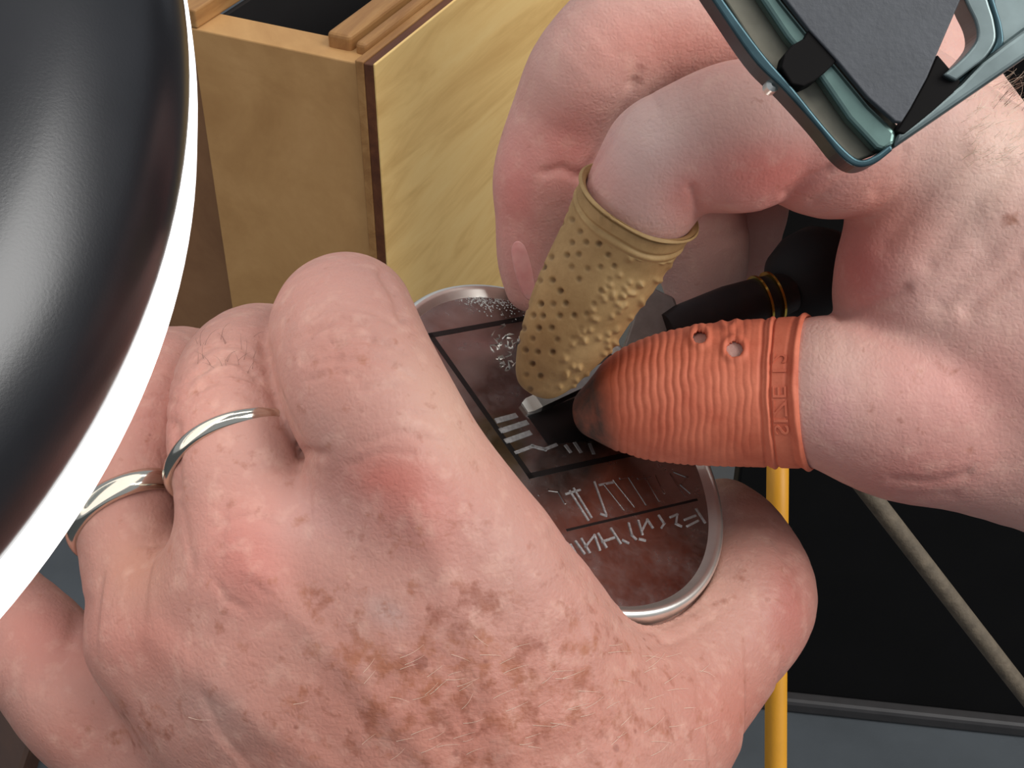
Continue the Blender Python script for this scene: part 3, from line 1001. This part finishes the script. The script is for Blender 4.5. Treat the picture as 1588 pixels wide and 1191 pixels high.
# ---- terracotta ribbed cot on the thumb
TERRA, nt, b = new_mat('terracotta_rubber')
v = coords(nt)
soil = nd(nt, 'ShaderNodeAttribute', attribute_name='soil')
col = ramp(nt, noise(nt, v, 160, 5, 0.65), [(0.3, lin((194, 98, 72))), (0.7, lin((220, 126, 96)))])
col = mix(nt, math_n(nt, 'MULTIPLY', math_n(nt, 'ADD', soil.outputs['Fac'], math_n(nt, 'MULTIPLY', math_n(nt, 'SUBTRACT', noise(nt, v, 500, 4), 0.5), soil.outputs['Fac'])), 0.85, True), col, lin4((88, 70, 62)))
nt.links.new(col, b.inputs['Base Color'])
b.inputs['Roughness'].default_value = 0.62
b.inputs['Specular IOR Level'].default_value = 0.3
bump(nt, b, noise(nt, v, 1500, 3), 0.25, 0.0002)
thumb_nodes = [(897, 642, -10, 2), (904, 641, -10, 26), (918, 639, -9, 44), (945, 634, -8, 66), (980, 626, -6.5, 85), (1030, 618, -4, 100), (1090, 613, -2, 109), (1160, 610, 0, 114), (1215, 609, 1.5, 117), (1258, 608, 3, 119)]
holes = [(1085, 522, 11.5), (1139, 541, 13.5)]


def disp_thumb(s, fz, px, py):
    d = np.zeros_like(s)
    wob = 0.0035 * np.sin(py * 0.045 + px * 0.01) + 0.002 * np.sin(py * 0.11 + px * 0.05)
    ss = s + wob
    amp = np.clip((ss - 0.30) / 0.05, 0, 1) * np.clip((0.80 - ss) / 0.04, 0, 1)
    amp = amp * (0.75 + 0.25 * np.sin(py * 0.03 + px * 0.013))
    wpx = px + 1.6 * np.sin(py * 0.05 + px * 0.01) + 1.0 * np.sin(py * 0.13 + px * 0.06)
    amp = np.clip((px - 940) / 18, 0, 1) * np.clip((1172 - px) / 10, 0, 1) * (0.55 + 0.45 * np.clip((1100 - px) / 60, 0, 1) + 0.2 * np.sin(py * 0.04 + px * 0.11))
    d += 0.68 * amp * (0.32 * np.abs(np.sin(wpx * math.pi / 12.0)) ** 0.6 - 0.16)
    for c_, w_, h_ in ((0.835, 0.006, -0.28), (0.86, 0.008, 0.25), (0.872, 0.005, -0.32), (0.985, 0.012, 0.45), (0.955, 0.008, -0.15)):
        d += h_ * np.exp(-((s + wob * .5 - c_) / w_) ** 2)
    for hx, hy, hr in holes + [(1130, 498, 9)]:
        dist = np.hypot(px - hx, py - hy)
        d += 0.35 * np.exp(-((dist - hr * 1.25) / 5) ** 2) * (fz > -0.2)
    soil_ = np.clip(1.0 - (px - 900 + 0.12 * (py - 600) * 0) / 62, 0, 1) * 1.3
    soil_ = np.clip(np.clip((958 + 0.20 * (py - 640) - px) / 30, 0, 1), 0, 1)
    return d, soil_


P, rd, soil_, fr_ = cot_mesh(thumb_nodes, 420, 260, disp_thumb)
pxg, pyg = to_px(P.reshape(-1, 3)); pxg = pxg.reshape(P.shape[:2]); pyg = pyg.reshape(P.shape[:2])
facing = rd[:, :, 2] > 0
hole_mask = np.zeros(P.shape[:2], bool)
for hx, hy, hr in holes:
    hole_mask |= (np.hypot(pxg - hx, pyg - hy) < hr) & facing
fm = hole_mask[:-1] & hole_mask[1:] & np.roll(hole_mask, -1, 1)[:-1] & np.roll(hole_mask, -1, 1)[1:]
cot1 = grid_obj('finger_cot', P, TERRA, None, fm, {'soil': soil_})
m = cot1.modifiers.new('solid', 'SOLIDIFY'); m.thickness = 0.0005; m.offset = -1
tag(cot1, 'terracotta ribbed rubber finger cot on the thumb', 'finger cot')

# raised lettering around the cuff of that cot
C, fa, fb, fr2 = fr_


def text_on_cot(body, size, s_mid, th_mid, parent, mat, C, fa, fb, r, flip=1):
    cu = bpy.data.curves.new('lettering', 'FONT')
    cu.body = body; cu.size = size; cu.align_x = 'CENTER'; cu.align_y = 'CENTER'; cu.extrude = 0.12; cu.resolution_u = 3
    tmp = bpy.data.objects.new('tmp', cu); COL.objects.link(tmp)
    bpy.context.view_layer.update()
    me = bpy.data.meshes.new_from_object(tmp.evaluated_get(bpy.context.evaluated_depsgraph_get()))
    bm = bmesh.new(); bm.from_mesh(me)
    bmesh.ops.triangulate(bm, faces=bm.faces)
    for _ in range(2):
        long_e = [e for e in bm.edges if e.calc_length() > 0.5]
        if long_e: bmesh.ops.subdivide_edges(bm, edges=long_e, cuts=1)
        bmesh.ops.triangulate(bm, faces=[f_ for f_ in bm.faces if len(f_.verts) > 3])
    bm.verts.index_update()
    cum = np.concatenate([[0], np.cumsum(np.linalg.norm(np.diff(C, axis=0), axis=1))])
    vs = []
    for v_ in bm.verts:
        tx, ty, tz = v_.co
        l = s_mid * cum[-1] + flip * ty * 1.0
        i = min(np.searchsorted(cum, l), len(C) - 1)
        rr = r[i]
        th = th_mid + tx / rr
        rad = fa[i] * math.cos(th) + fb[i] * math.sin(th)
        vs.append(C[i] + rad * (rr + 0.02 + (tz + 0.12) * 0.7))
    fs = [[v_.index for v_ in f_.verts] for f_ in bm.faces]
    bm.free()
    bpy.data.objects.remove(tmp); bpy.data.meshes.remove(me)
    return mesh_obj('lettering', W(np.array(vs)), fs, mat, parent, smooth=False)


# reads bottom to top along the cuff
sgn = 1 if fa[-1][1] > 0 else -1
text_on_cot('SIZE 12', 4.1, 0.915, math.pi / 2, cot1, TERRA, C, fa if sgn < 0 else fa, fb, fr2, 1)

# ---- tan dimpled cot on the index finger
TAN, nt, b = new_mat('tan_rubber')
v = coords(nt)
pit = nd(nt, 'ShaderNodeAttribute', attribute_name='pit')
col = ramp(nt, noise(nt, v, 140, 5, 0.65), [(0.3, lin((146, 114, 72))), (0.7, lin((180, 148, 100)))])
col = mix(nt, math_n(nt, 'MULTIPLY', pit.outputs['Fac'], 0.9, True), col, lin4((74, 50, 26)))
nt.links.new(col, b.inputs['Base Color'])
b.inputs['Roughness'].default_value = 0.6
b.inputs['Specular IOR Level'].default_value = 0.3
bump(nt, b, noise(nt, v, 1600, 3), 0.25, 0.0002)
idx_nodes = [(826, 609, -5, 2), (829, 602, -5, 26), (838, 586, -4, 43), (856, 555, -2, 58), (885, 503, 2, 74), (922, 437, 6, 83), (958, 372, 9, 90), (980, 334, 11.5, 95), (993, 311, 13, 98)]
dots = []
axis = np.array([0.49, -0.87]); perp = np.array([0.87, 0.49])
for i in range(-1, 14):
    for j in range(-7, 9):
        q = np.array([836, 583]) + axis * (i * 21.5 + (j % 2) * 10.7) + perp * j * 18.5
        q += rng.normal(size=2) * 1.6
        (dots.append(q) if rng.uniform() < 0.8 else None)
dots = np.array(dots)
bumpy = np.array([[rng.uniform(860, 1050), rng.uniform(380, 600)] for _ in range(170)])


def disp_idx(s, fz, px, py):
    d = np.zeros_like(s)
    for c_, w_, h_ in ((0.865, 0.007, -0.28), (0.85, 0.012, 0.18), (0.985, 0.014, 0.55), (0.962, 0.008, -0.35)):
        wob = 0.004 * np.sin(px * 0.05 + py * 0.02)
        d += h_ * np.exp(-((s + wob - c_) / w_) ** 2)
    u_ = (px - 826) * axis[0] + (py - 609) * axis[1]
    w_ = (px - 826) * perp[0] + (py - 609) * perp[1]
    pit_ = np.zeros_like(s)
    body = (s < 0.83) & (fz > -0.1)
    for q in dots:
        uu = (q - np.array([826, 609])) @ axis; ww = (q - np.array([826, 609])) @ perp
        if uu > 285: continue
        side = np.clip((22 - ww + 0.05 * (uu - 100)) / 25, 0, 1) * rng.uniform(0.45, 1)
        if side <= 0: continue
        g = np.exp(-(np.hypot(px - q[0], py - q[1]) / 4.6) ** 4) * side
        pit_ = np.maximum(pit_, g * body)
    d -= 0.5 * pit_
    for q in bumpy:
        ww = (q - np.array([826, 609])) @ perp
        if ww < 18: continue
        d += 0.38 * np.exp(-(np.hypot(px - q[0], py - q[1]) / 4.2) ** 2) * body
    d += 0.10 * np.sin(u_ * 0.045) * np.sin(w_ * 0.06)
    # the faint moulded marks on the cuff
    for mx, my in ((930, 338), (938, 334), (944, 344), (952, 340), (948, 352)):
        d += 0.15 * np.exp(-(np.abs(px - mx) / 3) ** 2 - (np.abs(py - my) / 9) ** 2)
    return d, pit_


P, rd, pit_, fr_ = cot_mesh(idx_nodes, 420, 260, disp_idx)
cot2 = grid_obj('finger_cot', P, TAN, None, None, {'pit': pit_})
m = cot2.modifiers.new('solid', 'SOLIDIFY'); m.thickness = 0.0005; m.offset = -1
tag(cot2, 'tan dimpled rubber finger cot on the index finger', 'finger cot')


# ================================================================ graver
def lathe(name, a, b_, prof, mat, parent, N=40, sharp=40):
    """prof: (t along a->b in mm or fraction, radius mm)"""
    a = np.asarray(a, float); b_ = np.asarray(b_, float)
    T = b_ - a; L = np.linalg.norm(T); T /= L
    u_ = np.cross(T, [0, 0, 1.0]); u_ /= np.linalg.norm(u_); w_ = np.cross(T, u_)
    vs, fs = [], []
    for t, r in prof:
        for i in range(N):
            an = 2 * math.pi * i / N
            vs.append(a + T * t * L + (u_ * math.cos(an) + w_ * math.sin(an)) * r)
    for k_ in range(len(prof) - 1):
        for i in range(N):
            j = (i + 1) % N
            fs.append((k_ * N + i, k_ * N + j, (k_ + 1) * N + j, (k_ + 1) * N + i))
    fs.append(tuple(range(N))); fs.append(tuple(range((len(prof) - 1) * N, len(prof) * N)))
    return mesh_obj(name, W(np.array(vs)), fs, mat, parent, sharp=sharp)


STEEL = simple('tool_steel', (168, 166, 160), 0.3, 1, 0.12, 500)
STEELM = simple('grey_steel', (150, 142, 134), 0.5, 0.6, 0.12, 500)
BRASS = simple('brass', (212, 176, 84), 0.25, 1, 0.1, 500)
HANDLE = wood_material('dark_handle_wood', (22, 11, 8), (32, 16, 11), (40, 22, 14), 0.4, 80, 0.6, 6)
KNOB = simple('black_knob', (13, 12, 13), 0.7, 0, 0.2)
g0 = at(816, 634, -10.2); g1 = at(1000, 548, -20); g2 = at(1300, 415, -36)
grv = empty('graver', W(g0))
tag(grv, 'steel graver with dark handle and brass ferrules pinched between the finger cots', 'graver')


def bar(name, pts, half_w, half_h, nrm, mat, parent, taper=None):
    """square bar along pts"""
    vs, fs = [], []
    n = len(pts)
    for k_, p in enumerate(pts):
        T = pts[min(k_ + 1, n - 1)] - pts[max(k_ - 1, 0)]; T /= np.linalg.norm(T)
        sd = np.cross(T, nrm); sd /= np.linalg.norm(sd); up = np.cross(sd, T)
        s = 1 if taper is None else taper[k_]
        for a_, b2 in ((-1, -1), (1, -1), (1, 1), (-1, 1)):
            vs.append(p + sd * half_w * a_ * s + up * half_h * b2 * s)
    for k_ in range(n - 1):
        for i in range(4):
            j = (i + 1) % 4
            fs.append((k_ * 4 + i, k_ * 4 + j, k_ * 4 + 4 + j, k_ * 4 + 4 + i))
    fs.append((3, 2, 1, 0)); fs.append(tuple(range((n - 1) * 4, n * 4)))
    return mesh_obj(name, W(np.array(vs)), fs, mat, parent, smooth=False)


dirg = (g1 - g0) / np.linalg.norm(g1 - g0)
bar('shank', [g0 + dirg * 2.2, g1], 1.25, 1.0, np.array([0.2, 0.5, 0.8]), STEEL, grv)
bar('cutting_face', [g0 - dirg * 0.4, g0 + dirg * 0.5, g0 + dirg * 2.2], 1.3, 1.05, np.array([0.2, 0.5, 0.8]), simple('ground_steel', (225, 222, 214), 0.35, 0.8), grv, [0.75, 1.0, 1.0])
# flat steel tang plate seen past the fingertips
pl = [at(x_, y_, -26) for x_, y_ in ((965, 545), (1000, 440), (1046, 462), (1052, 480), (1046, 505), (1010, 540))]
vs = pl + [p + np.array([0, 0, -2.0]) for p in pl]
n_ = len(pl)
bevel(mesh_obj('tang_plate', W(np.array(vs)), [tuple(range(n_)), tuple(range(2 * n_ - 1, n_ - 1, -1))] + [(i, (i + 1) % n_, n_ + (i + 1) % n_, n_ + i) for i in range(n_)], STEELM, grv, smooth=False), 0.0004)
lathe('handle', at(1035, 515, -26), at(1225, 452, -32), [(0, 3.2), (0.1, 4.0), (0.5, 4.6), (0.8, 4.2), (1, 3.6)], HANDLE, grv)
for s0 in (0.74, 0.84):
    a_ = at(1035, 515, -26) * (1 - s0) + at(1225, 452, -32) * s0
    b2 = at(1035, 515, -26) * (1 - s0 - .022) + at(1225, 452, -32) * (s0 + .022)
    lathe('brass_ferrule', a_, b2, [(0, 4.2), (0.1, 4.75), (0.9, 4.75), (1, 4.2)], BRASS, grv)
lathe('palm_knob', at(1215, 456, -32), at(1305, 395, -40), [(0, 3.4), (0.06, 5.2), (0.2, 7.2), (0.45, 8.3), (0.7, 8.0), (0.9, 6.0), (1, 3.0)], KNOB, grv)


# ================================================================ hose and rod
def tube(name, pts, r, mat, n=60, N=20, parent=None):
    C = spline(pts, n)
    T = np.gradient(C, axis=0); T /= np.linalg.norm(T, axis=1, keepdims=True)
    ref = np.array([0.31, 0.2, 0.93])
    a = np.cross(T, ref); a /= np.linalg.norm(a, axis=1, keepdims=True); b_ = np.cross(T, a)
    th = np.linspace(0, 2 * math.pi, N, endpoint=False)
    P = C[:, None] + (a[:, None] * np.cos(th)[None, :, None] + b_[:, None] * np.sin(th)[None, :, None]) * r
    q = []
    for i in range(n - 1):
        for j in range(N):
            j2 = (j + 1) % N
            q.append((i * N + j, i * N + j2, (i + 1) * N + j2, (i + 1) * N + j))
    q.append(tuple(range(N))); q.append(tuple(range((n - 1) * N, n * N)))
    return mesh_obj(name, P.reshape(-1, 3) if parent == 'world' else W(P.reshape(-1, 3)), q, mat)


YEL = simple('yellow_hose', (226, 158, 36), 0.5, 0, 0.08, 60, 0.2, 1500, 0.0002)
o = tube('hose', [at(1206, 560, -170), at(1206, 640, -128), at(1206, 730, -105), at(1204, 950, -105), at(1203, 1191, -105), at(1203, 1420, -110)], 2.55, YEL)
tag(o, 'yellow rubber hose hanging upright beside the black panel', 'hose')
RODM = simple('weathered_rod', (98, 87, 72), 0.75, 0, 0.25, 300, 0.5, 900, 0.0005)
o = tube('rod', [at(1250, 640, -118), at(1340, 755, -122), at(1600, 1090, -150), at(1800, 1345, -172), at(1900, 1470, -182)], 2.35, RODM)
tag(o, 'thin grey brown rod slanting across the black panel', 'rod')

# ================================================================ ring lamp
LAMPB, nt, b = new_mat('black_lamp_paint')
v = coords(nt)
nt.links.new(ramp(nt, noise(nt, v, 60, 3), [(0.3, lin((17, 17, 20))), (0.7, lin((25, 25, 28)))]), b.inputs['Base Color'])
b.inputs['Roughness'].default_value = 0.3
b.inputs['Specular IOR Level'].default_value = 0.6
bump(nt, b, noise(nt, v, 2600, 2), 0.10, 0.0001)
GLOW, nt, b = new_mat('lit_diffuser')
b.inputs['Base Color'].default_value = (0.9, 0.9, 0.9, 1)
b.inputs['Emission Color'].default_value = (1.0, 0.97, 0.95, 1)
b.inputs['Emission Strength'].default_value = 1.5
LZ = 50
LC = at(-1128, 120, LZ)
LAX = np.array([0.17, 0.42, 1.0]); LAX /= np.linalg.norm(LAX)
LU = np.cross([0, 1.0, 0], LAX); LU /= np.linalg.norm(LU); LV = np.cross(LAX, LU)
LR = pxr(1395, LZ)


def ring_lathe(name, prof, mat, parent, N=200, close=True):
    vs, fs = [], []
    n = len(prof)
    for i in range(N):
        t = 2 * math.pi * i / N
        rd_ = LU * math.cos(t) + LV * math.sin(t)
        for r, h in prof:
            vs.append(LC + rd_ * r + LAX * h)
    for i in range(N):
        i2 = (i + 1) % N
        for j in range(n if close else n - 1):
            j2 = (j + 1) % n
            fs.append((i * n + j, i2 * n + j, i2 * n + j2, i * n + j2))
    return mesh_obj(name, W(np.array(vs)), fs, mat, parent, sharp=50)


lamp = empty('magnifier_lamp', W(LC - LAX * 10))
tag(lamp, 'black ring lamp with a glowing white rim above the freckled hand', 'lamp')
hp = []
for r, h in spline([(LR - 0.8, 0.0), (LR - 0.4, 3), (LR - 1.2, 7.5), (LR - 4, 12.5), (LR - 9, 17), (LR - 15, 20), (LR - 22, 21.5), (LR - 30, 20), (LR - 36, 15), (LR - 39, 7), (LR - 39, 0)], 60):
    hp.append((r, h))
ring_lathe('housing', hp, LAMPB, lamp)
ring_lathe('diffuser', [(LR - 1.2, -0.1), (LR + 0.2, -0.6), (LR + 0.3, -4.5), (LR - 0.2, -13), (LR - 2.0, -14.6), (LR - 36, -14.6), (LR - 38, -4), (LR - 38, -0.1)], GLOW, lamp)
GLS, nt, b = new_mat('lens_glass')
b.inputs['Base Color'].default_value = (0.95, 1, 0.98, 1); b.inputs['Roughness'].default_value = 0.02; b.inputs['Transmission Weight'].default_value = 1
prof = [(0.0, 9.5), ((LR - 40) * .5, 8.6), (LR - 39.2, 6.0), (LR - 39.2, 4.5), ((LR - 40) * .5, 2.4), (0.0, 1.5)]
ring_lathe('lens', prof, GLS, lamp, 96, False)
tube_arm = tube('arm', [LC + LU * -(LR - 6) + LAX * 12, LC + LU * -(LR + 40) + LAX * 20, LC + LU * -(LR + 160) + LV * 30 + LAX * 20], 6, LAMPB)
tube_arm.parent = lamp; tube_arm.location = Vector(tube_arm.location) - Vector(lamp.location)

# ================================================================ steel bracket
BZ = 62
TEAL = simple('plated_steel_dark', (58, 80, 86), 0.34, 0.8, 0.3, 200)
PLATE_ = simple('plated_steel', (112, 124, 124), 0.4, 0.9, 0.2, 160)
TANF = simple('worn_plating', (124, 120, 106), 0.45, 0.6, 0.2, 200)
GREY = simple('matt_grey_sheet', (74, 76, 80), 0.6, 0.2, 0.1, 300, 0.3, 1500, 0.0002)
PAD = simple('black_rubber', (11, 8, 7), 0.8, 0, 0.15, spec=0.2)


def slab(name, poly, z0, z1, mat, parent, bev=0.0, hole=None):
    """outline given by sight-lines at the bracket's own distance z1; extruded straight down the bracket's normal to z0"""
    top = [at(x_, y_, z1) for x_, y_ in poly]
    botm = [p - np.array([0, 0, z1 - z0]) for p in top]
    n = len(poly)
    if hole is None:
        vs = top + botm
        fs = [tuple(range(n)), tuple(range(2 * n - 1, n - 1, -1))] + [(i, (i + 1) % n, n + (i + 1) % n, n + i) for i in range(n)]
    else:
        ht = [at(x_, y_, z1) for x_, y_ in hole]; hb = [p - np.array([0, 0, z1 - z0]) for p in ht]
        vs = top + botm + ht + hb
        fs = []
        for i in range(n):
            j = (i + 1) % n
            fs += [(i, j, 2 * n + j, 2 * n + i), (n + i, 3 * n + i, 3 * n + j, n + j), (i, n + i, n + j, j), (2 * n + i, 2 * n + j, 3 * n + j, 3 * n + i)]
    o = mesh_obj(name, W(np.array(vs)), fs, mat, parent, smooth=False)
    if bev: bevel(o, bev, 3)
    return o


brk = empty('steel_bracket', W(at(1340, 240, BZ)))
tag(brk, 'plated steel bracket with grey tongue and black pads in front of the wrist', 'bracket')
# channel floor
slab('channel_floor', [(842, -420), (1060, -90), (1128, 8), (1218, 148), (1300, 238), (1330, 250), (1356, 240), (1404, 208), (1285, 70), (1200, -60), (982, -420)], BZ - 4, BZ - 3, TANF, brk, 0.0003)
# outer lip
lip_o = spline([(827, -420), (1045, -90), (1108, 5), (1168, 92), (1216, 140), (1268, 198), (1302, 240), (1328, 258), (1356, 254), (1386, 232)], 50)
lip_i = spline([(1382, 222), (1358, 240), (1334, 247), (1310, 230), (1276, 192), (1229, 134), (1182, 80), (1122, -2), (1064, -90), (846, -420)], 50)
slab('outer_lip', [tuple(q) for q in lip_o] + [tuple(q) for q in lip_i],
     BZ - 5, BZ, TEAL, brk, 0.0004)
# inner bevelled rib of the channel
slab('channel_rib', [(905, -420), (1130, -80), (1180, 0), (1219, 58), (1271, 121), (1315, 185), (1358, 231), (1372, 236), (1388, 224), (1392, 204), (1349, 163), (1297, 100), (1251, 48), (1214, 2), (1170, -60), (945, -420)], BZ - 3, BZ - 0.6, simple('green_plating', (104, 128, 122), 0.35, 0.8, 0.2, 200), brk, 0.0006)
# right-hand bar with the rounded loop
slab('cross_bar', [(1384, 232), (1392, 206), (1420, 186), (1490, 128), (1520, 96), (1560, 66), (1680, -20), (1890, -170), (1900, -125), (1690, 22), (1588, 92)], BZ - 4, BZ - 0.4, PLATE_, brk, 0.0006)
lo = [(1490, -90), (1522, -30), (1536, 10), (1543, 34), (1545, 62), (1530, 88), (1508, 106), (1482, 126)]
li = [(1452, -90), (1484, -30), (1500, 8), (1513, 36), (1515, 60), (1502, 80), (1484, 98), (1462, 116)]
lo = [tuple(q) for q in spline(lo, 30)]; li = [tuple(q) for q in spline(li, 30)]
slab('loop', lo + li[::-1], BZ - 4, BZ + 0.6, PLATE_, brk, 0.0006)
lo2 = [(x_ + 12, y_ + 6) for x_, y_ in lo]
slab('loop_flange', lo2 + lo[::-1], BZ - 4, BZ - 1.4, TEAL, brk, 0.0004)
slab('web_plate', [(1720, -420), (1600, -160), (1545, -60), (1535, 30), (1532, 70), (1510, 104), (1560, 70), (1680, -20), (1900, -180), (1900, -420)], BZ - 4, BZ - 2.0, PLATE_, brk, 0.0004)
# grey tongue
slab('tongue', [(900, -420), (1214, -6), (1256, 48), (1300, 96), (1345, 150), (1388, 188), (1398, 190), (1412, 168), (1438, 120), (1454, 82), (1492, -6), (1680, -420)], BZ - 0.5, BZ + 0.7, GREY, brk, 0.0002)
# pads
slab('rubber_pad', [(1211, 104), (1216, 84), (1228, 70), (1246, 60), (1254, 46), (1298, 94), (1282, 110), (1262, 126), (1246, 134), (1228, 130)], BZ - 3, BZ + 0.4, PAD, brk, 0.0002)
slab('rubber_pad', [(1454, 84), (1490, 126), (1480, 142), (1444, 174), (1402, 208), (1390, 204), (1412, 168), (1438, 120)], BZ - 3, BZ - 0.2, PAD, brk, 0.0002)
c_ = at(1565, -2, BZ)
lathe('screw_head', c_ + np.array([0, 0, -2.5]), c_ + np.array([0, 0, 4.0]), [(0, 3.2), (0.5, 3.4), (0.75, 3.1), (0.95, 2.0), (1, 0.4)], simple('olive_plating', (140, 142, 112), 0.25, 0.9, 0.2, 150), brk)
c_ = at(1417, 174, BZ)
lathe('rivet', c_ + np.array([0, 0, -1]), c_ + np.array([0, 0, 0.6]), [(0, 0.42), (0.7, 0.42), (1, 0.15)], SILV2, brk, 16)
c_ = at(1203, 128, BZ - 2)
lathe('rivet', c_ + np.array([-0.6, -0.5, -1]), c_ + np.array([-0.2, -0.2, 0.4]), [(0, 0.8), (0.7, 0.8), (1, 0.4)], SILV2, brk, 16)
c_ = at(1383, 200, BZ)
lathe('rivet', c_ + np.array([0, 0, -3]), c_ + np.array([0, 0, -0.2]), [(0, 0.9), (0.8, 0.9), (1, 0.5)], PLATE_, brk, 16)
